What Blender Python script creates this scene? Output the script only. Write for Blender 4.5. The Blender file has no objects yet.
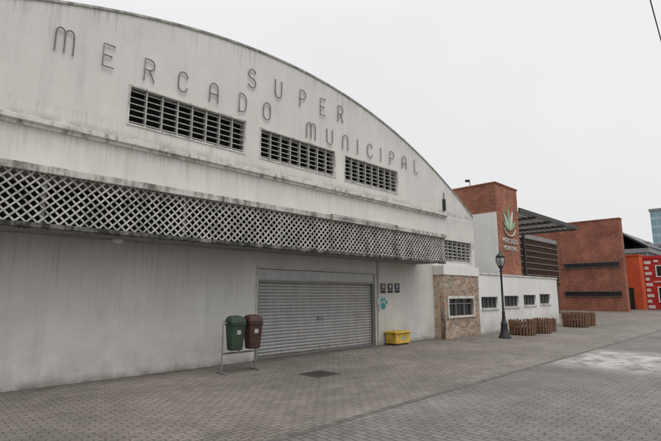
import bpy, math, random
from mathutils import Vector
random.seed(7)
S=bpy.context.scene
S.view_settings.view_transform='Standard'; S.view_settings.look='None'; S.view_settings.exposure=0
col=S.collection
# ---------------------------------------------------------------- helpers
def empty(name,parent=None,loc=(0,0,0)):
    o=bpy.data.objects.new(name,None); col.objects.link(o); o.location=loc
    if parent: o.parent=parent
    return o
def mesh(name,vs,fs,mat,parent=None,smooth=False,bevel=0):
    m=bpy.data.meshes.new(name); m.from_pydata([tuple(v) for v in vs],[],fs); m.validate(); m.update()
    o=bpy.data.objects.new(name,m); col.objects.link(o)
    if mat: m.materials.append(mat)
    if smooth:
        for p in m.polygons: p.use_smooth=True
    if bevel:
        b=o.modifiers.new('b','BEVEL'); b.width=bevel; b.segments=2; b.limit_method='ANGLE'
    if parent: o.parent=parent
    return o
BF=[(0,3,2,1),(4,5,6,7),(0,1,5,4),(1,2,6,5),(2,3,7,6),(3,0,4,7)]
def bv(x0,x1,y0,y1,z0,z1): return [(x0,y0,z0),(x1,y0,z0),(x1,y1,z0),(x0,y1,z0),(x0,y0,z1),(x1,y0,z1),(x1,y1,z1),(x0,y1,z1)]
def box(name,x0,x1,y0,y1,z0,z1,mat,parent=None,bevel=0): return mesh(name,bv(x0,x1,y0,y1,z0,z1),BF,mat,parent,False,bevel)
class MB:
    def __init__(s): s.v=[];s.f=[]
    def add(s,vs,fs):
        n=len(s.v); s.v+=list(vs); s.f+=[tuple(i+n for i in f) for f in fs]
    def box(s,*a): s.add(bv(*a),BF)
    def obj(s,name,mat,parent=None,**k): return mesh(name,s.v,s.f,mat,parent,**k)
def lathe(name,prof,mat,parent=None,seg=20,loc=(0,0,0),smooth=True):
    vs=[];fs=[];n=len(prof)
    for i in range(seg):
        a=2*math.pi*i/seg
        for r,z in prof: vs.append((loc[0]+r*math.cos(a),loc[1]+r*math.sin(a),loc[2]+z))
    for i in range(seg):
        j=(i+1)%seg
        for k in range(n-1): fs.append((i*n+k,j*n+k,j*n+k+1,i*n+k+1))
    return mesh(name,vs,fs,mat,parent,smooth)
def tube(name,pts,r,mat,parent=None,cyc=False):
    c=bpy.data.curves.new(name,'CURVE'); c.dimensions='3D'; c.bevel_depth=r; c.bevel_resolution=2; c.use_fill_caps=True
    for pl in pts:
        s=c.splines.new('POLY'); s.points.add(len(pl)-1)
        for i,p in enumerate(pl): s.points[i].co=(*p,1)
        s.use_cyclic_u=cyc
    o=bpy.data.objects.new(name,c); col.objects.link(o); c.materials.append(mat)
    if parent: o.parent=parent
    return o
def holed_wall(name,outer,holes,y0,y1,mat,parent):
    c=bpy.data.curves.new(name,'CURVE'); c.dimensions='2D'; c.fill_mode='BOTH'; c.extrude=(y1-y0)/2
    for pl in [outer]+holes:
        s=c.splines.new('POLY'); s.points.add(len(pl)-1); s.use_cyclic_u=True
        for i,p in enumerate(pl): s.points[i].co=(p[0],p[1],0,1)
    t=bpy.data.objects.new('tmp',c); col.objects.link(t)
    bpy.context.view_layer.update()
    m=bpy.data.meshes.new_from_object(t.evaluated_get(bpy.context.evaluated_depsgraph_get()))
    bpy.data.objects.remove(t)
    ym=(y0+y1)/2
    for v in m.vertices:
        x,yy,z=v.co; v.co=(x,ym-z,yy)
    o=bpy.data.objects.new(name,m); col.objects.link(o); m.materials.clear(); m.materials.append(mat); o.parent=parent
    return o
def rect(x0,x1,z0,z1): return [(x0,z0),(x1,z0),(x1,z1),(x0,z1)]
# ---------------------------------------------------------------- materials
class N:
    def __init__(s,name,rough=.8,spec=.3,metal=0):
        s.m=bpy.data.materials.new(name); s.m.use_nodes=True; s.t=s.m.node_tree; s.b=s.t.nodes['Principled BSDF']
        s.b.inputs['Roughness'].default_value=rough; s.b.inputs['Specular IOR Level'].default_value=spec; s.b.inputs['Metallic'].default_value=metal
        s.pos=s.n('ShaderNodeNewGeometry').outputs['Position']
    def n(s,t,**k):
        x=s.t.nodes.new(t)
        for a,b in k.items(): setattr(x,a,b)
        return x
    def l(s,a,b): s.t.links.new(a,b)
    def put(s,inp,v):
        if isinstance(v,(int,float)): inp.default_value=v
        elif isinstance(v,tuple): inp.default_value=(*v,1) if len(v)==3 and inp.type=='RGBA' else v
        else: s.l(v,inp)
    def math(s,op,a,b=0,c=0,clamp=False):
        x=s.n('ShaderNodeMath',operation=op,use_clamp=clamp); s.put(x.inputs[0],a); s.put(x.inputs[1],b); s.put(x.inputs[2],c); return x.outputs[0]
    def mix(s,f,a,b,mode='MIX'):
        x=s.n('ShaderNodeMix',data_type='RGBA',blend_type=mode); s.put(x.inputs[0],f); s.put(x.inputs[6],a); s.put(x.inputs[7],b); return x.outputs[2]
    def scaled(s,sc,v=None):
        x=s.n('ShaderNodeMapping'); s.l(v or s.pos,x.inputs[0]); x.inputs['Scale'].default_value=sc; return x.outputs[0]
    def noise(s,scale,detail=5,rough=.6,vec=None):
        x=s.n('ShaderNodeTexNoise'); s.l(vec or s.pos,x.inputs['Vector']); x.inputs['Scale'].default_value=scale; x.inputs['Detail'].default_value=min(detail,6); x.inputs['Roughness'].default_value=rough; return x.outputs['Fac']
    def rng(s,v,a,b,c=0,d=1):
        x=s.n('ShaderNodeMapRange'); s.put(x.inputs[0],v)
        for i,q in enumerate((a,b,c,d)): x.inputs[i+1].default_value=q
        return x.outputs[0]
    def xyz(s):
        x=s.n('ShaderNodeSeparateXYZ'); s.l(s.pos,x.inputs[0]); return x.outputs
    def bump(s,h,st=.3,d=.01):
        x=s.n('ShaderNodeBump'); s.l(h,x.inputs['Height']); x.inputs['Strength'].default_value=st; x.inputs['Distance'].default_value=d; s.l(x.outputs[0],s.b.inputs['Normal'])
    def col(s,c): s.put(s.b.inputs['Base Color'],c); return s.m
def simple(name,c,rough=.6,var=.25,scale=6,metal=0,spec=.4,bump=0):
    n=N(name,rough,spec,metal)
    f=n.rng(n.noise(scale),.3,.7,1-var,1+var*.4)
    x=n.n('ShaderNodeVectorMath',operation='SCALE'); x.inputs[0].default_value=c; n.l(f,x.inputs['Scale'])
    if bump: n.bump(n.noise(scale*6),bump)
    n.l(x.outputs[0],n.b.inputs['Base Color']); return n.m
def plaster(name,base,facade=True,amt=1.0):
    n=N(name,.85,.2); X,Y,Z=n.xyz()
    mot=n.rng(n.noise(.7,8,.65),.3,.7); fine=n.noise(14,4)
    st=n.noise(1,5,.65,n.scaled((4.0,4.0,.22)))
    st2=n.noise(1,4,.6,n.scaled((18,18,.8)))
    c=n.mix(mot,tuple(q*.85 for q in base),base)
    c=n.mix(n.rng(fine,.35,.65,0,.08),c,tuple(q*.7 for q in base))
    s=n.math('MULTIPLY',n.rng(st,.50,.76,0,.30*amt),n.rng(st2,.35,.65,.3,1))
    c=n.mix(s,c,(.28,.27,.25))
    d=n.math('MULTIPLY',n.rng(Z,0,1.1,1,0),n.rng(n.noise(1.8,7,.7),.36,.62,.1,1))
    c=n.mix(n.math('MULTIPLY',d,.6*amt),c,(.24,.23,.205))
    d=n.math('MULTIPLY',n.rng(Z,0,.16,1,0),n.rng(n.noise(5,7,.7),.3,.6,.2,1))
    c=n.mix(n.math('MULTIPLY',d,.75*amt),c,(.11,.105,.09))
    if facade:
        dx=n.math('SUBTRACT',X,7.9); top=n.math('SUBTRACT',8.55,n.math('MULTIPLY',n.math('MULTIPLY',dx,dx),.027))
        dd=n.math('SUBTRACT',top,Z)
        lng=n.noise(.9,4)
        a=n.math('MULTIPLY',n.rng(dd,0,.6,1,0),n.rng(st2,.46,.65,.04,1)); a=n.math('MULTIPLY',a,n.rng(lng,.40,.6,.2,1))
        c=n.mix(n.math('MULTIPLY',a,.5),c,(.18,.175,.16))
        a=n.math('MULTIPLY',n.rng(dd,0,2.6,1,0),n.rng(st2,.60,.74,0,.28)); c=n.mix(a,c,(.25,.24,.22))
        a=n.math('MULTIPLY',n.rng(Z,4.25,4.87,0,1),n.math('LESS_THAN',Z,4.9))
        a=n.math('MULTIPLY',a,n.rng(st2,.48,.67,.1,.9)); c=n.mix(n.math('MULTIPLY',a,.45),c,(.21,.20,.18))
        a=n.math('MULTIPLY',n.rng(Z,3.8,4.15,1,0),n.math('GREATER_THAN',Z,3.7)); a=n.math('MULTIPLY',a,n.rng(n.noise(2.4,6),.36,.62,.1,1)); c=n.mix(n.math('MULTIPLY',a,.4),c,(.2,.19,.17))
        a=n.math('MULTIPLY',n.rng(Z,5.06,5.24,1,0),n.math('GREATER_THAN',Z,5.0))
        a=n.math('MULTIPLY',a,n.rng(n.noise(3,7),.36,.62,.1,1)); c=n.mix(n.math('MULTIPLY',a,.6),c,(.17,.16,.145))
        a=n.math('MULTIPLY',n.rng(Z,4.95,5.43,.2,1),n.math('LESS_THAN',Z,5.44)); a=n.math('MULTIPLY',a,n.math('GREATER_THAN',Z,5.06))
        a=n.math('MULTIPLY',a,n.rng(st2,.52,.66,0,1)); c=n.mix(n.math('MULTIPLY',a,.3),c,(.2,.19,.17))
        # canopy shade painted in towards the soffit, then grime and run-off streaks
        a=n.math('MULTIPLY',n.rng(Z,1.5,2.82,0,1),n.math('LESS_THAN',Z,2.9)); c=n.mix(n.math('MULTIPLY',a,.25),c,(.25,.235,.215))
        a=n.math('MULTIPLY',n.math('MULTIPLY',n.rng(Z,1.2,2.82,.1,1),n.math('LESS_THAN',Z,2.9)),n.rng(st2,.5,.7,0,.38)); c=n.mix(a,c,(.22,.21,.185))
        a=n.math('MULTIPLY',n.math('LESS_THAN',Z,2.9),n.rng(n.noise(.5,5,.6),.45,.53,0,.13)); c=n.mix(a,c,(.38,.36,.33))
    n.bump(n.noise(30,4),.25,.006)
    return n.col(c)
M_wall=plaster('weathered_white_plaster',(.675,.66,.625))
M_ann=plaster('annex_white_plaster',(.74,.73,.71),False,.8)
def concrete_stained(name,a,b,sc=2.5,lo=.4,hi=.6):
    n=N(name,.9,.2); st=n.noise(1,5,.7,n.scaled((8,8,1.2))); s2=n.noise(sc,6,.7)
    f=n.rng(n.math('ADD',n.math('MULTIPLY',st,.5),n.math('MULTIPLY',s2,.5)),lo,hi)
    n.bump(s2,.3,.01); return n.col(n.mix(f,a,b))
M_cop=concrete_stained('mouldy_coping',(.17,.165,.15),(.48,.465,.43))
M_corn=concrete_stained('stained_cornice',(.18,.175,.16),(.60,.58,.54),2.5,.37,.51)
M_slab=concrete_stained('canopy_slab_concrete',(.14,.135,.12),(.54,.52,.48),2.5,.39,.55)
M_drip=concrete_stained('mouldy_beam',(.035,.035,.032),(.24,.23,.21),4,.44,.62)
M_soff=simple('soffit_plaster',(.28,.27,.25),.9,.3,3)
M_lat=concrete_stained('lattice_paint',(.18,.175,.16),(.50,.485,.455),3,.37,.55)
M_dark=simple('dark_interior',(.012,.012,.012),.8,.2)
M_louv=simple('louvre_paint',(.40,.39,.365),.7,.35,9)
M_trim=simple('trim_paint',(.50,.49,.46),.7,.25,5)
M_letter=simple('letter_metal',(.17,.16,.15),.5,.35,12,.2)
def shutter():
    n=N('galvanised_shutter',.5,.5,.3)
    f=n.rng(n.noise(2.5,8,.7),.3,.7); st=n.rng(n.noise(1,5,.6,n.scaled((14,14,.5))),.4,.7,0,.4)
    c=n.mix(f,(.34,.33,.325),(.44,.435,.43)); c=n.mix(st,c,(.24,.225,.21))
    X,Y,Z=n.xyz(); c=n.mix(n.math('MULTIPLY',n.rng(Z,0,.4,.65,0),n.rng(n.noise(7),.4,.6)),c,(.15,.13,.11))
    return n.col(c)
M_shut=shutter()
M_frame=simple('grey_steel',(.23,.225,.22),.5,.3,8,.3)
M_blk=simple('black_iron',(.035,.037,.038),.5,.3,20,.2)
def brick(name,c1,c2,mort,w=.22,h=.07,ms=.012,amp=.35,stain=.5,bump=.4):
    n=N(name,.85,.25); X,Y,Z=n.xyz()
    v=n.n('ShaderNodeCombineXYZ'); n.l(n.math('ADD',X,Y),v.inputs[0]); n.l(Z,v.inputs[1])
    b=n.n('ShaderNodeTexBrick'); n.l(v.outputs[0],b.inputs['Vector']); b.inputs['Scale'].default_value=1
    b.inputs['Brick Width'].default_value=w; b.inputs['Row Height'].default_value=h; b.inputs['Mortar Size'].default_value=ms; b.inputs['Mortar Smooth'].default_value=.3
    b.inputs['Color1'].default_value=(*c1,1); b.inputs['Color2'].default_value=(*c2,1); b.inputs['Mortar'].default_value=(*mort,1)
    c=b.outputs['Color']
    f=n.rng(n.noise(.6,8,.7),.35,.68,1-amp,1+amp*.5); x=n.n('ShaderNodeVectorMath',operation='SCALE'); n.l(c,x.inputs[0]); n.l(f,x.inputs['Scale'])
    f2=n.rng(n.noise(1,5,.6,n.scaled((2.5,2.5,9))),.35,.65,.78,1.18); y=n.n('ShaderNodeVectorMath',operation='SCALE'); n.l(x.outputs[0],y.inputs[0]); n.l(f2,y.inputs['Scale'])
    st=n.rng(n.noise(1,5,.6,n.scaled((2.2,2.2,.15))),.5,.75,0,stain)
    n.bump(n.math('SUBTRACT',1,b.outputs['Fac']),bump,.01)
    return n.col(n.mix(st,y.outputs[0],(.09,.055,.045)))
def rubble(name,cols,mort,sx=4.2,sz=8.5):
    n=N(name,.9,.2); X,Y,Z=n.xyz()
    v=n.n('ShaderNodeCombineXYZ'); wob=n.math('MULTIPLY',n.noise(3,3),.25)
    n.l(n.math('MULTIPLY',n.math('ADD',n.math('ADD',X,Y),wob),sx),v.inputs[0]); n.l(n.math('MULTIPLY',Z,sz),v.inputs[1])
    a=n.n('ShaderNodeTexVoronoi',voronoi_dimensions='2D'); a.inputs['Scale'].default_value=1; a.inputs['Randomness'].default_value=.8; n.l(v.outputs[0],a.inputs['Vector'])
    e=n.n('ShaderNodeTexVoronoi',voronoi_dimensions='2D',feature='DISTANCE_TO_EDGE'); e.inputs['Scale'].default_value=1; e.inputs['Randomness'].default_value=.8; n.l(v.outputs[0],e.inputs['Vector'])
    s=n.n('ShaderNodeSeparateColor'); n.l(a.outputs['Color'],s.inputs[0])
    r=n.n('ShaderNodeValToRGB'); n.l(s.outputs[0],r.inputs[0]); r.color_ramp.interpolation='CONSTANT'
    for i,cc in enumerate(cols):
        q=r.color_ramp.elements[i] if i<2 else r.color_ramp.elements.new(i/len(cols)); q.position=i/len(cols); q.color=(*cc,1)
    f=n.rng(n.noise(16,5,.7),.3,.7,.75,1.2); x=n.n('ShaderNodeVectorMath',operation='SCALE'); n.l(r.outputs[0],x.inputs[0]); n.l(f,x.inputs['Scale'])
    edge=n.rng(e.outputs['Distance'],.04,.10); c=n.mix(edge,mort,x.outputs[0])
    st=n.rng(n.noise(1,5,.6,n.scaled((3,3,.3))),.5,.75,0,.35); c=n.mix(st,c,(.13,.11,.09))
    n.bump(n.math('ADD',edge,n.math('MULTIPLY',n.noise(22,4),.5)),.7,.02)
    return n.col(c)
M_brick=brick('red_brick',(.42,.145,.08),(.31,.095,.055),(.30,.19,.14),stain=.4)
M_brick2=brick('red_brick_block',(.40,.13,.075),(.29,.085,.052),(.28,.17,.13),amp=.35,stain=.4)
M_stone=rubble('rubble_stone',[(.38,.27,.20),(.27,.17,.12),(.46,.35,.27),(.33,.25,.20),(.42,.24,.16),(.24,.19,.16)],(.42,.38,.33))
M_stone2=rubble('pale_rubble_stone',[(.50,.37,.26),(.42,.29,.19),(.55,.43,.32),(.46,.36,.27)],(.50,.45,.39))
M_glass=N('dark_window_glass',.08,.6).col((.015,.017,.02))
M_white=simple('white_paint',(.70,.69,.66),.6,.15)
M_pale=simple('pale_label',(.36,.36,.34),.6,.3)
M_timber=simple('dark_brown_cladding',(.095,.055,.038),.7,.4,4)
M_roofm=simple('grey_roof_metal',(.25,.25,.25),.6,.2,2)
M_slat=simple('pergola_slats',(.20,.19,.175),.7,.2,4)
M_wood=simple('weathered_rusty_wood',(.20,.105,.065),.8,.5,9,bump=.3)
M_yel=simple('yellow_plastic',(.60,.40,.05),.6,.45,6)
M_green=simple('dark_green_plastic',(.030,.055,.033),.5,.4,9)
M_brown=simple('brown_plastic',(.058,.028,.022),.5,.4,9)
M_orange=simple('orange_red_paint',(.60,.10,.035),.8,.25,1)
M_red=simple('red_paint',(.50,.035,.03),.8,.25,1)
def paving(name,ca,cb,mort,w,h,road,off=.5,rot=0):
    n=N(name,.6,.4); X,Y,Z=n.xyz()
    mp=n.n('ShaderNodeMapping'); n.l(n.pos,mp.inputs[0]); mp.inputs['Rotation'].default_value=(0,0,rot)
    b=n.n('ShaderNodeTexBrick',offset=off); n.l(mp.outputs[0],b.inputs['Vector']); b.inputs['Scale'].default_value=1
    b.inputs['Brick Width'].default_value=w; b.inputs['Row Height'].default_value=h; b.inputs['Mortar Size'].default_value=.010; b.inputs['Mortar Smooth'].default_value=.5
    b.inputs['Color1'].default_value=(*ca,1); b.inputs['Color2'].default_value=(*cb,1); b.inputs['Mortar'].default_value=(*mort,1)
    big=n.rng(n.noise(.35,8,.65),.3,.7,.70,1.22); med=n.rng(n.noise(2.3,8,.7),.3,.7,.80,1.18); fine=n.rng(n.noise(38,4,.7),.3,.7,.8,1.2)
    f=n.math('MULTIPLY',n.math('MULTIPLY',big,med),fine)
    x=n.n('ShaderNodeVectorMath',operation='SCALE'); n.l(b.outputs['Color'],x.inputs[0]); n.l(f,x.inputs['Scale'])
    c=x.outputs[0]
    dust=n.rng(n.noise(.9,6,.7,n.scaled((.5,1.3,1))),.52,.74,0,.4); c=n.mix(dust,c,(.25,.235,.21))
    damp=n.rng(n.noise(.45,5,.65,n.scaled((.45,1,1))),.47,.60,0,1)
    c=n.mix(n.math('MULTIPLY',damp,.28),c,(.075,.070,.063))
    v=n.n('ShaderNodeTexVoronoi'); n.l(n.pos,v.inputs['Vector']); v.inputs['Scale'].default_value=2.2
    c=n.mix(n.rng(v.outputs['Distance'],.04,.08,.4,0),c,(.05,.047,.043))
    if road:
        mx=n.math('MULTIPLY',n.rng(n.math('ABSOLUTE',n.math('SUBTRACT',X,14.0)),1.3,2.6,1,0),n.rng(n.math('ABSOLUTE',n.math('SUBTRACT',Y,3.3)),.7,1.5,1,0))
        mx=n.math('MULTIPLY',mx,n.rng(n.noise(1.7,7,.7),.36,.58)); c=n.mix(n.math('MULTIPLY',mx,.8),c,(.50,.48,.45))
    else:
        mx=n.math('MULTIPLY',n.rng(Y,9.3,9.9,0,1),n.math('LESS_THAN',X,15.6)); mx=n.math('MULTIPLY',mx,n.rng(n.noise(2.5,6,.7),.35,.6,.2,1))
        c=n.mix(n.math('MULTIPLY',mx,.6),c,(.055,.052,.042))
    n.l(n.math('SUBTRACT',n.rng(n.noise(.8,5),.3,.7,.55,.8),n.math('MULTIPLY',damp,.14)),n.b.inputs['Roughness'])
    n.bump(n.math('ADD',n.math('SUBTRACT',1,b.outputs['Fac']),n.math('MULTIPLY',n.noise(60,3),.3)),.5,.007)
    return n.col(c)
M_pave=paving('concrete_block_paving',(.225,.200,.172),(.178,.160,.139),(.078,.071,.063),.20,.10,False)
M_road=paving('grey_block_paving',(.185,.176,.165),(.148,.141,.132),(.068,.064,.059),.22,.11,True,.5,math.pi/2)
M_ground=simple('asphalt_ground',(.10,.098,.095),.85,.3,.3)
# ---------------------------------------------------------------- ground
def sheet(name,x0,x1,y0,y1,z,mat): return mesh(name,[(x0,y0,z),(x1,y0,z),(x1,y1,z),(x0,y1,z)],[(0,1,2,3)],mat)
sheet('ground',-800,1500,-900,1100,0,M_ground)
sheet('pavement',-30,58,4.52,19,.004,M_pave)
sheet('street_paving',-30,58,-14,4.40,.004,M_road)
M_band=simple('kerb_concrete_band',(.125,.118,.108),.8,.4,5,bump=.3)
m=MB(); x=-30.0
while x<58:
    l=.98+random.uniform(-.01,.01); m.box(x,x+l,4.40+random.uniform(0,.006),4.52,-.02,.0065+random.uniform(0,.003)); x+=l+.014
m.obj('flush_kerb',M_band)
lm=MB()
for i in range(260):
    if random.random()<.55: px,py=random.uniform(1,15),9.84-abs(random.gauss(0,.16))
    else: px,py=random.uniform(1,22),random.uniform(2,9.6)
    a=random.uniform(0,6.3); r=random.uniform(.012,.034); c_,s_=math.cos(a),math.sin(a)
    q=[(r,0),(0,r*.45),(-r,0),(0,-r*.45)]
    lm.add([(px+u*c_-v*s_,py+u*s_+v*c_,.009+random.uniform(0,.012)) for u,v in q],[(0,1,2,3)])
lm.obj('fallen_leaves',simple('dry_leaf',(.14,.085,.04),.8,.5,30))
g=empty('drain_cover')
fr=MB(); x0,x1,y0,y1=6.6,7.25,7.0,7.6
fr.box(x0,x1,y0,y0+.05,0,.016); fr.box(x0,x1,y1-.05,y1,0,.016); fr.box(x0,x0+.05,y0+.05,y1-.05,0,.016); fr.box(x1-.05,x1,y0+.05,y1-.05,0,.016)
M_cast=simple('worn_cast_iron',(.085,.078,.07),.6,.4,12,.3)
fr.obj('frame',M_cast,g)
gb=MB()
for i in range(12):
    xx=x0+.07+i*.046; gb.box(xx,xx+.026,y0+.05,y1-.05,.007,.013)
gb.obj('grate',M_cast,g); box('pit',x0+.05,x1-.05,y0+.05,y1-.05,.0045,.0065,M_dark,g)
# ---------------------------------------------------------------- market hall with arched gable
B=empty('arched_market_building')
def arc(x): return 8.55-.027*(x-7.9)**2
XL,XR=-3.3,19.1; D=9.9
nseg=64
arcpts=[(XR+(XL-XR)*i/nseg,arc(XR+(XL-XR)*i/nseg)) for i in range(nseg+1)]
louvs=[(3.52,6.57,5.45,6.32),(7.10,10.03,5.44,6.27),(10.52,13.38,5.42,6.24),(16.5,18.75,3.09,3.95)]
holes=[rect(*l) for l in louvs]
SX0,SX1=7.13,11.96
outer=[(XL,0),(SX0,0),(SX0,2.38),(SX1,2.38),(SX1,0),(XR,0)]+arcpts
holed_wall('front_wall',outer,holes,D,D+.3,M_wall,B)
vs=[];fs=[]
for i,(x,z) in enumerate(arcpts): vs+=[(x,D-.03,z-.0),(x,D+.35,z),(x,D+.35,z+.055),(x,D-.03,z+.055)]
for i in range(nseg):
    a=i*4;b=a+4
    for k in range(4): fs.append((a+k,a+(k+1)%4,b+(k+1)%4,b+k))
fs+=[(0,1,2,3),(nseg*4+3,nseg*4+2,nseg*4+1,nseg*4)]
mesh('parapet_coping',vs,fs,M_cop,B)
vs=[];fs=[]
for (x,z) in arcpts: vs+=[(x,D+.3,z-.35),(x,D+32,z-.35)]
for i in range(nseg): fs.append((2*i,2*i+1,2*i+3,2*i+2))
mesh('barrel_roof',vs,fs,M_roofm,B,smooth=True)
box('side_wall_east',XR-.3,XR,D+.3,D+32,0,arc(XR)-.36,M_wall,B); box('side_wall_west',XL,XL+.3,D+.3,D+32,0,arc(XL)-.36,M_wall,B)
box('rear_wall',XL+.3,XR-.3,D+31.7,D+32,0,4.9,M_wall,B)
box('cornice',XL,16.75,D-.13,D,4.94,5.04,M_corn,B,.01); box('cornice_lower_fillet',XL,16.72,D-.06,D,4.87,4.94,M_corn,B)
for (x0,x1,z0,z1) in louvs:
    l=empty('louvre_window',B)
    box('dark_backing',x0,x1,D+.24,D+.26,z0,z1,M_dark,l)
    m=MB(); nr=6; ph=(z1-z0)/nr
    for r in range(nr):
        zc=z0+ph*(r+.5)
        m.add([(x0,D+.04,zc-.030),(x1,D+.04,zc-.030),(x1,D+.13,zc+.018),(x0,D+.13,zc+.018),(x0,D+.04,zc-.014),(x1,D+.04,zc-.014),(x1,D+.13,zc+.034),(x0,D+.13,zc+.034)],BF)
    m.obj('blades',M_louv,l)
    m=MB(); nc=max(4,round((x1-x0)/.37))
    for c in range(1,nc):
        xx=x0+(x1-x0)*c/nc; m.box(xx-.016,xx+.016,D+.02,D+.15,z0,z1)
    m.obj('mullions',M_louv,l)
    m=MB(); m.box(x0-.04,x1+.04,D-.02,D+.0,z0-.04,z0); m.box(x0-.04,x1+.04,D-.02,D,z1,z1+.04); m.box(x0-.04,x0,D-.02,D,z0,z1); m.box(x1,x1+.04,D-.02,D,z0,z1)
    m.obj('surround',M_corn,l)
# canopy
CY=8.6; CX1=14.42; CZ0,CZ1=2.84,3.70
cn=empty('canopy',B)
box('top_slab',XL,CX1+.05,CY-.06,D,CZ1,CZ1+.13,M_slab,cn,.008)
box('soffit',XL,CX1,CY+.12,D,CZ0-.03,CZ0+.03,M_soff,cn)
box('edge_beam',XL,CX1,CY-.02,CY+.12,CZ0-.06,CZ0+.02,M_drip,cn,.006)
box('cavity_shade_sheet',XL,CX1-.1,D-.35,D-.33,CZ0+.03,CZ1,M_dark,cn)  # near-black sheet added to stand in for shade inside the canopy
box('end_panel',CX1-.03,CX1,CY+.06,D,CZ0+.03,CZ1,M_slab,cn)
m=MB(); x=XL
while x<CX1-.1:
    w_=random.uniform(.01,.05); h_=max(.004,random.gauss(.012,.014)); m.box(x,x+w_,CY+.0,CY+.03,CZ0-.06-h_,CZ0-.058); x+=w_+random.uniform(.0,.05)
m.obj('drip_fringe',M_drip,cn)
def lattice(name,x0,x1,z0,z1,y,p,w,t,mat,par):
    m=MB(); h=z1-z0
    k=int((x0-h)/p)-1
    while k*p<x1+h:
        for sgn,yo in ((1,0),(-1,t*.6)):
            xs=k*p+random.uniform(-.004,.004)
            a0,b0=xs,z0; a1,b1=xs+sgn*h,z1
            def clip(X,Z,X2,Z2):
                if X<x0+w*.5:
                    Z=Z+(x0+w*.5-X)*(Z2-Z)/(X2-X); X=x0+w*.5
                if X>x1-w*.5:
                    Z=Z+(x1-w*.5-X)*(Z2-Z)/(X2-X); X=x1-w*.5
                return X,Z
            if max(a0,a1)<=x0+w or min(a0,a1)>=x1-w: continue
            p0=clip(a0,b0,a1,b1); p1=clip(a1,b1,a0,b0)
            hw=w*.7; yo+=random.uniform(-.003,.003)
            m.add([(p0[0]-hw,y+yo,p0[1]),(p0[0]+hw,y+yo,p0[1]),(p0[0]+hw,y+yo+t,p0[1]),(p0[0]-hw,y+yo+t,p0[1]),
                   (p1[0]-hw,y+yo,p1[1]),(p1[0]+hw,y+yo,p1[1]),(p1[0]+hw,y+yo+t,p1[1]),(p1[0]-hw,y+yo+t,p1[1])],BF)
        k+=1
    return m.obj(name,mat,par)
lattice('diamond_lattice',XL,CX1-.02,CZ0+.02,CZ1,CY,.158,.030,.022,M_lat,cn)
m=MB()
for xx in [XL+.05+i*2.53 for i in range(8)]:
    m.box(xx-.03,xx+.03,CY+.05,CY+.11,CZ0+.02,CZ1)
m.obj('lattice_posts',M_frame,cn)
M_rust=simple('rusty_steel',(.26,.19,.15),.7,.4,12,.2)
tube('banner_frame',[[(8.53,8.5,2.95),(8.53,8.5,3.84),(11.45,8.5,3.84),(11.45,8.5,2.95),(8.53,8.5,2.95)],[(10.0,8.5,2.95),(10.0,8.5,3.84)],[(8.53,8.5,3.84),(8.53,8.9,3.84)],[(11.45,8.5,3.84),(11.45,8.9,3.84)],[(8.53,8.5,2.95),(8.53,8.64,2.95)],[(11.45,8.5,2.95),(11.45,8.64,2.95)]],.013,M_rust,cn)
M_lampw=simple('lamp_glass_white',(.6,.6,.57),.3,.05)
lathe('ceiling_lamp',[(0,-.1),(.08,-.09),(.11,-.04),(.11,0),(0,0)],M_lampw,cn,16,(3.35,9.5,CZ0-.03))
# shutter
sh=empty('roller_shutter',B)
vs=[];fs=[];zz=.06;pitch=.088;prof=[]
while zz<2.04:
    for t,yy in ((0,.018),(.1,.0),(.35,-.012),(.65,-.012),(.9,0),(.97,.018)): prof.append((yy+random.uniform(-.0015,.0015),zz+t*pitch))
    zz+=pitch
nx=24
for yy,z in prof:
    for i in range(nx+1):
        u=i/nx; vs.append((SX0+.05+(SX1-SX0-.1)*u,D+.12+yy+.010*math.sin(u*9+z*1.3)*math.sin(z*2.2),z+.004*math.sin(u*6+z)))
for i in range(len(prof)-1):
    for j in range(nx): a=i*(nx+1)+j; fs.append((a,a+1,a+nx+2,a+nx+1))
mesh('slats',vs,fs,M_shut,sh)
box('bottom_bar',SX0+.07,SX1-.07,D+.085,D+.15,.016,.06,M_frame,sh,.005)
box('hood',SX0,SX1,D+.02,D+.28,2.06,2.37,M_shut,sh,.015)
box('hood_lip',SX0,SX1,D-.015,D+.02,2.03,2.08,M_frame,sh)
box('guide_left',SX0,SX0+.07,D+.03,D+.2,0,2.03,M_frame,sh); box('guide_right',SX1-.07,SX1,D+.03,D+.2,0,2.03,M_frame,sh)
box('lock_plate',9.4,9.62,D+.07,D+.1,.95,1.05,M_frame,sh)
box('threshold',SX0-.1,SX1+.1,D-.12,D+.4,-.01,.014,M_band,sh)
m=MB(); m.box(SX0-.06,SX0,D-.018,D,0,2.44); m.box(SX1,SX1+.06,D-.018,D,0,2.44); m.box(SX0,SX1,D-.018,D,2.38,2.44); m.obj('opening_trim',M_trim,sh)
tube('conduit',[[(12.09,D-.03,.0),(12.09,D-.03,2.78)]],.020,M_trim,B)
tube('conduit_dark',[[(12.15,D-.02,1.1),(12.15,D-.02,2.78)]],.008,M_frame,B)
box('junction_box',12.02,12.16,D-.07,D,1.35,1.55,M_trim,B,.006)
box('facade_floodlight_body',16.52,16.60,D-.12,D,5.16,5.66,M_blk,B,.01); tube('floodlight_arm',[[(16.56,D-.06,5.6),(16.56,D-.06,5.95)]],.018,M_blk,B)
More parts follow.
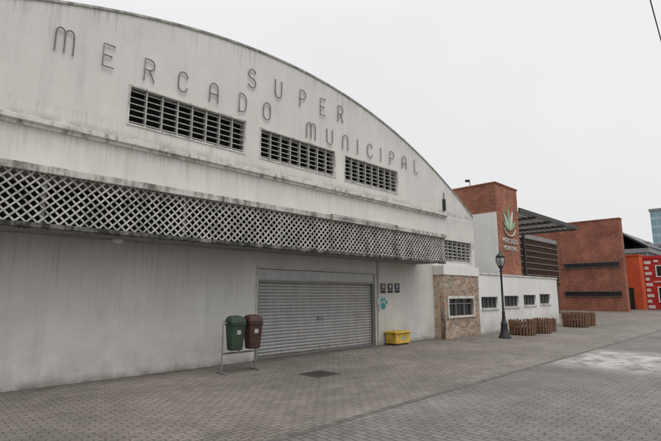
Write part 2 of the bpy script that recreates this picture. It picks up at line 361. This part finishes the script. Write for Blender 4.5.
# ---------------------------------------------------------------- lettering sign
sg=empty('building_name_sign')
def arcp(cx,cz,rx,rz,a0,a1,n=10): return [(cx+rx*math.cos(math.radians(a0+(a1-a0)*i/n)),cz+rz*math.sin(math.radians(a0+(a1-a0)*i/n))) for i in range(n+1)]
L={
'S':[arcp(.5,.76,.42,.24,20,180)+arcp(.5,.73,.42,.22,180,270)+arcp(.5,.27,.42,.24,90,0)+arcp(.5,.24,.42,.24,0,-160)],
'U':[[(.08,1)]+arcp(.5,.3,.42,.3,180,360)+[(.92,1)]],
'P':[[(.1,0),(.1,1),(.5,1)]+arcp(.5,.74,.42,.26,90,-90)+[(.1,.48)]],
'E':[[(.92,1),(.1,1),(.1,0),(.92,0)],[(.1,.5),(.75,.5)]],
'R':[[(.1,0),(.1,1),(.5,1)]+arcp(.5,.74,.42,.26,90,-90)+[(.1,.48)],[(.5,.48),(.92,0)]],
'M':[[(0,0)]+arcp(.26,.74,.26,.26,180,0)+[(.52,0)],[(.52,.74)]+arcp(.78,.74,.26,.26,180,0)+[(1.04,0)]],
'C':[arcp(.5,.7,.42,.3,10,180)+arcp(.5,.3,.42,.3,180,350)],
'A':[[(.08,0)]+arcp(.5,.68,.42,.32,180,0)+[(.92,0)],[(.08,.42),(.92,.42)]],
'D':[[(.1,0),(.1,1),(.4,1)]+arcp(.4,.65,.5,.35,90,0)+arcp(.4,.35,.5,.35,0,-90)+[(.1,0)]],
'O':[arcp(.5,.7,.42,.3,0,180)+arcp(.5,.3,.42,.3,180,360)+[(.92,.7)]],
'N':[[(.08,0)]+arcp(.5,.7,.42,.3,180,0)+[(.92,0)]],
'I':[[(.5,0),(.5,1)]],
'L':[[(.1,1),(.1,0),(.85,0)]]}
def letter(ch,x,zc,h,w):
    if ch=='M': w*=1.15
    pls=[[(x-w/2+a*w,D-.045,zc-h/2+b*h) for a,b in pl] for pl in L[ch]]
    tube('letter_'+ch,pls,.0145,M_letter,sg)
    tube('stud_'+ch,[[(pls[0][0][0],D-.045,pls[0][0][2]),(pls[0][0][0],D,pls[0][0][2])],[(pls[-1][-1][0],D-.045,pls[-1][-1][2]),(pls[-1][-1][0],D,pls[-1][-1][2])]],.008,M_letter,sg)
for ch,x in zip('SUPER',(6.73,7.66,8.6,9.46,10.27)): letter(ch,x,7.62,.54,.28)
for ch,x in zip('MERCADO',(2.13,2.99,3.89,4.72,5.57,6.45,7.26)): letter(ch,x,6.82,.51,.28)
for ch,x in zip('MUNICIPAL',(8.95,9.77,10.5,11.12,11.77,12.38,13.03,13.8,14.6)): letter(ch,x,6.69,.50,.30)
# ---------------------------------------------------------------- wall plates + paw
def plate(name,x0,x1,z0,z1,c):
    e=empty(name); mm=simple(name+'_paint',c,.5,.15)
    box('plate',x0,x1,D-.015,D,z0+.09,z1,mm,e,.003); box('caption_strip',x0,x1,D-.015,D,z0-.02,z0+.07,M_blk,e,.003)
    xc=(x0+x1)/2;zc=(z0+z1)/2+.05;r=.075
    vs=[(xc,D-.018,zc)]+[(xc+r*math.cos(a*math.pi/10),D-.018,zc+r*math.sin(a*math.pi/10)) for a in range(20)]
    mesh('pictogram',vs,[(0,1+(i+1)%20,1+i) for i in range(20)],M_pale,e)
plate('notice_sign',12.26,12.55,1.75,2.06,(.075,.035,.10)); plate('notice_sign',12.66,12.95,1.76,2.07,(.035,.035,.04)); plate('notice_sign',13.06,13.35,1.77,2.08,(.035,.04,.075))
M_turq=simple('turquoise_paint',(.04,.34,.31),.6,.3,12)
vs=[];fs=[]
def ell(cx,cz,rx,rz,rot=0):
    n=len(vs); vs.append((cx,D-.004,cz))
    for i in range(20):
        a=i*math.pi/10; u=rx*math.cos(a);v=rz*math.sin(a); vs.append((cx+u*math.cos(rot)-v*math.sin(rot),D-.004,cz+u*math.sin(rot)+v*math.cos(rot)))
    for i in range(20): fs.append((n,n+1+(i+1)%20,n+1+i))
ell(12.40,1.29,.14,.11); ell(12.22,1.42,.05,.075,.5); ell(12.33,1.51,.05,.08,.15); ell(12.46,1.51,.05,.08,-.15); ell(12.58,1.42,.05,.075,-.5)
mesh('paw_print_mural',vs,fs,M_turq)
# ---------------------------------------------------------------- stone-clad porch + white annex
P=empty('annex_building'); BY=9.43
holed_wall('stone_front',rect(15.6,18.4,0,2.45),[rect(15.9,17.85,.85,1.52)],BY,BY+.2,M_stone,P)
box('stone_return',15.6,15.8,BY+.2,D,0,2.45,M_stone2,P)
box('white_fascia',15.58,18.45,BY-.03,D,2.45,2.82,M_ann,P,.01)
box('window_glass',15.9,17.85,BY+.12,BY+.13,.85,1.52,M_glass,P)
m=MB()
for xx in (15.9,16.53,17.18,17.80): m.box(xx,xx+.05,BY+.06,BY+.12,.85,1.52)
m.box(15.95,17.8,BY+.065,BY+.12,1.30,1.34); m.obj('window_bars',M_frame,P)
m=MB(); m.box(15.82,17.93,BY-.03,BY,1.52,1.62); m.box(15.82,17.93,BY-.05,BY,.77,.85); m.box(15.82,15.9,BY-.03,BY,.85,1.52); m.box(17.85,17.93,BY-.03,BY,.85,1.52); m.obj('window_surround',M_corn,P)
wins=[(18.62,20.2,1.07,1.58),(20.9,22.5,1.10,1.62),(23.1,24.65,1.13,1.66),(25.2,26.7,1.17,1.70)]
holed_wall('annex_front',rect(18.4,27.9,0,2.55),[rect(*w) for w in wins],BY+.01,BY+.21,M_ann,P)
box('annex_coping',18.45,27.95,BY-.03,BY+.25,2.55,2.62,M_corn,P,.008)
box('annex_roof',19.1,27.9,BY+.25,30,2.40,2.5,M_roofm,P); box('annex_east_wall',27.7,27.9,BY+.21,30,0,2.55,M_ann,P)
for w in wins:
    e=empty('annex_window',P); x0,x1,z0,z1=w
    box('glass',x0,x1,BY+.14,BY+.15,z0,z1,M_glass,e)
    m=MB(); m.box(x0,x0+.04,BY+.09,BY+.14,z0,z1); m.box(x1-.04,x1,BY+.09,BY+.14,z0,z1); m.box(x0+.04,x1-.04,BY+.09,BY+.14,z0,z0+.04); m.box(x0+.04,x1-.04,BY+.09,BY+.14,z1-.04,z1)
    for k in (1,2,3):
        xx=x0+(x1-x0)*k/4; m.box(xx-.015,xx+.015,BY+.1,BY+.14,z0+.04,z1-.04)
    m.obj('frame',M_frame,e); box('sill',x0-.05,x1+.05,BY-.04,BY+.01,z0-.06,z0,M_corn,e)
# ---------------------------------------------------------------- brick tower
T=empty('brick_tower')
box('tower_brick',21.6,24.2,D,12.3,2.5,7.28,M_brick,T)
box('white_side_panel',21.56,21.6,D,12.3,2.5,5.78,M_ann,T)
box('tower_coping',21.55,24.25,D-.05,12.35,7.28,7.34,M_brick,T)
tube('roof_floodlight',[[(21.7,11.3,7.34),(21.7,11.3,7.55),(21.55,11.3,7.6)]],.02,M_blk,T); box('roof_floodlight_head',21.4,21.57,11.22,11.42,7.56,7.66,M_blk,T)
lg=empty('tower_logo_sign')
M_lg=simple('logo_green',(.22,.40,.22),.5,.1)
M_lw=simple('logo_white',(.55,.58,.52),.5,.2)
def leaf(cx,cz,l,w,rot,mat,nm):
    n=10; pts=[]
    for i in range(n+1):
        t=i/n; pts.append((t*l,w*math.sin(math.pi*t)))
    for i in range(n-1,0,-1):
        t=i/n; pts.append((t*l,-w*math.sin(math.pi*t)))
    c,s=math.cos(rot),math.sin(rot); q=[(cx+a*c-b*s,cz+a*s+b*c) for a,b in pts]
    vs=[(x,D-.06,z) for x,z in q]+[(x,D-.0,z) for x,z in q]; k=len(q)
    fs=[tuple(range(k))]+[(i,(i+1)%k,k+(i+1)%k,k+i) for i in range(k)]
    mesh(nm,vs,fs,mat,lg)
for i,a in enumerate((35,65,95,125,150)): leaf(22.95,4.95,[.9,1.15,1.3,1.1,.8][i],.10,math.radians(a),M_lw if i%2 else M_lg,'leaf_%d'%i)
tube('logo_ring',[[(22.95+.62*math.cos(a*math.pi/12),D-.05,5.05+.38*math.sin(a*math.pi/12)) for a in range(12,25)]],.035,M_lw,lg)
def txt(s,x,z,size,mat,par,y,rot=(math.pi/2,0,0),ext=.01):
    c=bpy.data.curves.new('text','FONT'); c.body=s; c.size=size; c.extrude=ext; c.align_x='CENTER'
    o=bpy.data.objects.new('text_'+s.lower(),c); col.objects.link(o); o.location=(x,y,z); o.rotation_euler=rot; c.materials.append(mat); o.parent=par
txt('MERCADO',22.95,4.28,.38,M_lw,lg,D-.03); txt('MUNICIPAL',22.95,3.92,.32,M_lw,lg,D-.03)
# ---------------------------------------------------------------- pergola + hall
G=empty('timber_hall_building')
box('hall_body',24.2,43,14.4,30,0,6.1,M_timber,G)
box('hall_parapet',24.2,43.05,14.3,30,6.1,6.45,M_roofm,G)
m=MB()
for i in range(60):
    xx=24.3+i*.315; m.box(xx,xx+.10,14.28,14.4,2.5,6.1)
m.obj('timber_fins',M_timber,G)
m=MB()
for i in range(8): m.box(24.2,43,14.24,14.28,2.7+i*.48,2.76+i*.48)
m.obj('steel_rails',M_frame,G)
R=empty('pergola_roof')
M_dkroof=simple('dark_roof_edge',(.06,.055,.05),.6,.2)
box('edge_beam',24.25,34,9.80,9.88,6.10,6.34,M_dkroof,R); box('end_beam',33.9,34,9.88,14.2,6.08,6.30,M_dkroof,R)
m=MB()
for i in range(12):
    yy=10.15+i*.35; m.box(24.25,33.9,yy,yy+.10,6.16,6.28)
m.obj('slats',M_slat,R)
m=MB()
for xx in (26.6,29,31.4): m.box(xx,xx+.12,9.88,14.2,6.02,6.16)
m.obj('rafters',M_dkroof,R)
m=MB()
for xx in (27.0,33.6): m.box(xx,xx+.18,13.4,13.58,0,6.02)
m.obj('columns',M_dkroof,R)
K=empty('brick_block_building')
box('brick_wall',52,53,11.2,22,0,9.2,M_brick2,K); box('coping',51.95,53.05,11.15,22,9.2,9.3,M_brick2,K)
M_blkwin=simple('dark_strip_window',(.03,.028,.028),.3,.2)
box('strip_window_upper',51.93,52,11.6,16.6,4.45,4.85,M_blkwin,K); box('strip_window_lower',51.93,52,11.6,16.8,1.52,1.92,M_blkwin,K)
m=MB()
for z in (4.36,4.85,1.43,1.92): m.box(51.88,51.999,11.55,16.85,z,z+.07)
m.obj('strip_ledges',M_band,K)
box('block_rear',53,58,14,22,0,8.8,M_brick2,K)
# orange + red buildings
O=empty('orange_building')
box('walls',60,68,11.4,14.5,0,5.95,M_orange,O); box('parapet',59.9,68,11.35,14.5,5.95,6.1,M_orange,O); box('door',59.96,60,12.2,13.1,0,2.4,M_blkwin,O)
Rb=empty('red_building')
box('walls',62,74,-2,11.35,0,5.7,M_red,Rb); box('parapet',61.9,74,-2.1,11.38,5.7,6.0,M_red,Rb)
m=MB()
for i in range(9): m.box(61.93,62,10.95 if i%2 else 10.7,11.34,.1+i*.62,.45+i*.62)
for i in range(16): m.box(61.88,61.93,-2+i*.8,-1.6+i*.8,5.25,5.5)
m.box(61.9,62,-2,10.6,3.0,3.12)
for i in range(5):
    y=9.2-i*2.3
    for z,h in ((.9,1.5),(3.7,1.1)):
        m.box(61.9,62,y-.12,y,z-.12,z+h+.12); m.box(61.9,62,y+1.0,y+1.12,z-.12,z+h+.12); m.box(61.9,62,y,y+1,z+h,z+h+.12); m.box(61.9,62,y,y+1,z-.12,z)
m.obj('white_trim',M_white,Rb)
m=MB()
for i in range(5):
    y=9.2-i*2.3
    for z,h in ((.9,1.5),(3.7,1.1)): m.box(61.96,61.999,y,y+1,z,z+h)
m.obj('windows',M_blkwin,Rb)
def facade_mat(name,wall,glass,fh,fw):
    n=N(name,.4,.5); X,Y,Z=n.xyz()
    a=n.math('FRACT',n.math('DIVIDE',Z,fh)); b=n.math('FRACT',n.math('DIVIDE',n.math('ADD',X,Y),fw))
    f=n.math('MULTIPLY',n.math('GREATER_THAN',a,.3),n.math('GREATER_THAN',b,.12)); f=n.math('MULTIPLY',f,n.rng(n.noise(.15,3),.3,.7,.6,1))
    return n.col(n.mix(f,wall,glass))
def far(name,x0,x1,y0,y1,h,mat,topm=M_roofm):
    e=empty(name); box('walls',x0,x1,y0,y1,0,h,mat,e); box('roof_edge',x0-.3,x1+.3,y0-.3,y1+.3,h,h+.8,topm,e); box('plant_room',(x0+x1)/2-2,(x0+x1)/2+2,y0+1.5,min(y0+5,y1-.5),h+.8,h+3,topm,e)
M_f1=facade_mat('teal_glass_tower',(.36,.46,.50),(.18,.31,.37),3.2,2.2)
M_f2=facade_mat('teal_office',(.14,.20,.21),(.06,.11,.13),3.3,3)
M_f3=facade_mat('grey_office',(.30,.30,.29),(.10,.11,.12),3.1,2.5)
far('glass_office_tower',200,215,18,33,32,M_f1)
far('office_block',150,170,5,27,14.5,M_f2)
far('warehouse',100,125,17.5,24,9.3,M_f3)
vs=[(99.5,17.3,10.1),(99.5,22.2,13.6),(126,22.2,13.6),(126,17.3,10.1),(99.5,17.3,10.5),(99.5,22.2,14.0),(126,22.2,14.0),(126,17.3,10.5)]
e=empty('sawtooth_roof'); mesh('roof',vs,BF,M_blkwin,e); box('rear_glazing',100,125,21.8,22.1,9.3,13.4,M_f3,e)
far('apartment_block',240,260,-60,-20,22,M_f3); far('apartment_block',170,200,-70,-30,14,M_f3); far('apartment_block',120,150,40,70,12,M_f3)
# ---------------------------------------------------------------- street furniture
lp=empty('street_lamp',loc=(17.63,8.04,0))
lathe('post',[(0,0),(.23,0),(.23,.06),(.19,.10),(.19,.16),(.15,.22),(.12,.50),(.14,.54),(.10,.60),(.07,.75),(.055,.95),(.07,.99),(.045,1.04),(.038,2.55),(.065,2.6),(.04,2.65),(.045,2.7),(.10,2.78),(.11,2.82),(0,2.82)],M_blk,lp,16)
M_globe=simple('lantern_glass',(.30,.31,.31),.25,.1,3)
lathe('lantern_glass',[(.10,2.82),(.15,2.95),(.16,3.08),(.13,3.16)],M_globe,lp,16)
lathe('lantern_cap',[(.14,3.15),(.18,3.16),(.15,3.22),(.08,3.3),(.03,3.33),(.03,3.38),(.012,3.44),(0,3.45)],M_blk,lp,16)
for i in range(4):
    a=i*math.pi/2+.4; tube('lantern_rib_%d'%i,[[(.11*math.cos(a),.11*math.sin(a),2.82),(.162*math.cos(a),.162*math.sin(a),2.96),(.168*math.cos(a),.168*math.sin(a),3.08),(.14*math.cos(a),.14*math.sin(a),3.17)]],.01,M_blk,lp)
st=empty('litter_bin_stand')
yb=8.80
tube('frame',[[(5.44,yb,.02),(5.44,yb,1.10),(6.32,yb,1.10),(6.32,yb,.02)],[(5.44,yb,.42),(6.32,yb,.42)],[(5.87,yb,.42),(5.87,yb,1.10)],[(5.44,yb-.2,.02),(5.44,yb+.2,.02)],[(6.32,yb-.2,.02),(6.32,yb+.2,.02)]],.020,M_frame,st)
def bin_(name,x,mat,z0,h):
    e=empty(name); y=yb-.17
    def ring(z,w,d,r=.05,off=0):
        pts=[]
        for cx,cy,a0 in ((w-r,d-r,0),(-w+r,d-r,90),(-w+r,-d+r,180),(w-r,-d+r,270)):
            for k in range(4):
                a=math.radians(a0+k*30); pts.append((x+cx+r*math.cos(a),y+off+cy+r*math.sin(a),z))
        return pts
    rs=[ring(z0,.135,.10),ring(z0+.03,.15,.115),ring(z0+h*.72,.185,.145),ring(z0+h*.73,.20,.16),ring(z0+h*.77,.20,.16),ring(z0+h*.78,.185,.15)]
    vs=[p for r in rs for p in r]; k=16; fs=[tuple(range(k-1,-1,-1))]
    for j in range(len(rs)-1):
        for i in range(k): fs.append((j*k+i,j*k+(i+1)%k,(j+1)*k+(i+1)%k,(j+1)*k+i))
    mesh('body',vs,fs,mat,e,smooth=False)
    rs=[ring(z0+h*.80,.195,.155),ring(z0+h*.90,.185,.145,.05,.01),ring(z0+h*.97,.15,.11,.05,.03),ring(z0+h,.09,.06,.04,.04)]
    vs=[p for r in rs for p in r]; fs=[tuple(range(k-1,-1,-1)),tuple(range(3*k,4*k))]
    for j in range(3):
        for i in range(k): fs.append((j*k+i,j*k+(i+1)%k,(j+1)*k+(i+1)%k,(j+1)*k+i))
    mesh('lid',vs,fs,mat,e)
    box('slot',x-.14,x+.14,y-.148,y+.1,z0+h*.775,z0+h*.805,M_dark,e)
    box('label',x-.05,x+.05,y-.142,y-.128,z0+h*.46,z0+h*.58,M_pale,e)
    tube('bracket',[[(x-.12,y+.12,z0+h*.65),(x-.12,yb,z0+h*.65)],[(x+.12,y+.12,z0+h*.65),(x+.12,yb,z0+h*.65)]],.014,M_frame,e)
bin_('green_litter_bin',5.65,M_green,.50,.73); bin_('brown_litter_bin',6.11,M_brown,.50,.74)
yb_=empty('yellow_storage_box')
box('body',12.42,13.22,9.40,9.84,.05,.38,M_yel,yb_,.02); box('lid',12.38,13.26,9.36,9.86,.38,.45,M_yel,yb_,.025)
box('plinth',12.47,13.17,9.44,9.80,.005,.05,M_blk,yb_); box('label',12.72,12.94,9.392,9.40,.16,.28,M_pale,yb_)
def planter(x,y,r,h,n):
    e=empty('slatted_wooden_planter',loc=(x,y,0)); m=MB()
    for i in range(n):
        a=2*math.pi*i/n; c,s=math.cos(a),math.sin(a); w=.62*math.pi*r/n; hh=h+random.uniform(-.02,.02)
        def q(rad,t,z): return (rad*c-t*s,rad*s+t*c,z)
        ri,ro=r-.02,r+.02
        m.add([q(ri,-w,.03),q(ro,-w,.03),q(ro,w,.03),q(ri,w,.03),q(ri*1.05,-w,hh-.04),q(ro*1.05,-w,hh-.04),q(ro*1.05,w,hh-.04),q(ri*1.05,w,hh-.04)],BF)
        m.add([q(ri*1.05,-w,hh-.04),q(ro*1.05,-w,hh-.04),q(ro*1.05,w,hh-.04),q(ri*1.05,w,hh-.04),q(ri*1.055,-w*.6,hh),q(ro*1.055,-w*.6,hh),q(ro*1.055,w*.6,hh),q(ri*1.055,w*.6,hh)],BF)
    m.obj('slats',M_wood,e)
    for z in (.15,h-.15): lathe('hoop_%d'%(z*100),[(r-.045,z-.03),(r-.022,z-.03),(r-.022,z+.03),(r-.045,z+.03),(r-.045,z-.03)],M_blk,e,24)
    lathe('soil',[(0,h*.5),(r-.05,h*.5),(r-.05,.01),(0,.01)],simple('planter_soil',(.05,.035,.025),.9,.4,15),e,20)
planter(19.6,8.15,.5,.62,26); planter(21.0,8.0,.48,.60,26); planter(22.4,8.25,.45,.58,24); planter(26.3,8.1,.60,.74,28); planter(28.0,8.25,.58,.7,28)
pw=empty('power_line'); w=[]
for k in range(25):
    t=k/24; w.append((-12+54*t,.04+3.78*t,10.75))
tube('wire',[w],.018,M_blk,pw)
lathe('pole_far',[(.16,0),(.11,11),(0,11)],M_band,pw,12,(42,3.9,0)); lathe('pole_near',[(.16,0),(.11,11),(0,11)],M_band,pw,12,(-12,.15,0))
# ---------------------------------------------------------------- light
SE=62
W=bpy.data.worlds.new('World'); S.world=W; W.use_nodes=True; t=W.node_tree; bg=t.nodes['Background']; bg.inputs['Strength'].default_value=.1
sky=t.nodes.new('ShaderNodeTexSky'); sky.sky_type='NISHITA'; sky.sun_disc=False
az=math.radians(262); el=math.radians(SE)
sd=Vector((math.cos(az)*math.cos(el),math.sin(az)*math.cos(el),math.sin(el)))
sky.sun_elevation=el; sky.sun_rotation=math.atan2(sd.x,sd.y)
hs=t.nodes.new('ShaderNodeHueSaturation'); hs.inputs['Saturation'].default_value=.08; t.links.new(sky.outputs[0],hs.inputs['Color'])
tc=t.nodes.new('ShaderNodeTexCoord'); sx=t.nodes.new('ShaderNodeSeparateXYZ'); t.links.new(tc.outputs['Generated'],sx.inputs[0])
cr=t.nodes.new('ShaderNodeValToRGB'); t.links.new(sx.outputs[2],cr.inputs[0])
cr.color_ramp.elements[0].position=0; cr.color_ramp.elements[0].color=(.525,.53,.535,1)
cr.color_ramp.elements[1].position=1; cr.color_ramp.elements[1].color=(1,1,1,1)
q=cr.color_ramp.elements.new(.55); q.color=(.59,.593,.60,1)
ns=t.nodes.new('ShaderNodeTexNoise'); ns.inputs['Scale'].default_value=2.2; ns.inputs['Detail'].default_value=4; t.links.new(tc.outputs['Generated'],ns.inputs['Vector'])
mr=t.nodes.new('ShaderNodeMapRange'); t.links.new(ns.outputs['Fac'],mr.inputs[0]); mr.inputs[1].default_value=.3; mr.inputs[2].default_value=.7; mr.inputs[3].default_value=14.9; mr.inputs[4].default_value=15.8
sc=t.nodes.new('ShaderNodeVectorMath'); sc.operation='SCALE'; t.links.new(cr.outputs[0],sc.inputs[0]); t.links.new(mr.outputs[0],sc.inputs['Scale'])
mx=t.nodes.new('ShaderNodeMix'); mx.data_type='RGBA'; mx.inputs[0].default_value=.92; t.links.new(hs.outputs[0],mx.inputs[6]); t.links.new(sc.outputs[0],mx.inputs[7]); t.links.new(mx.outputs[2],bg.inputs['Color'])
ld=bpy.data.lights.new('sun','SUN'); ld.energy=1.3; ld.angle=math.radians(28); ld.color=(1,.97,.93)
lo=bpy.data.objects.new('sun',ld); col.objects.link(lo); lo.rotation_euler=sd.to_track_quat('Z','Y').to_euler(); lo.location=(0,0,30)
# ---------------------------------------------------------------- camera
cd=bpy.data.cameras.new('camera'); cd.lens=450/661*36; cd.sensor_width=36; cd.clip_end=4000; cd.clip_start=.05
co=bpy.data.objects.new('camera',cd); col.objects.link(co); co.location=(0,0,1.7); co.rotation_euler=(math.radians(99.28),0,math.radians(-44.84)); S.camera=co
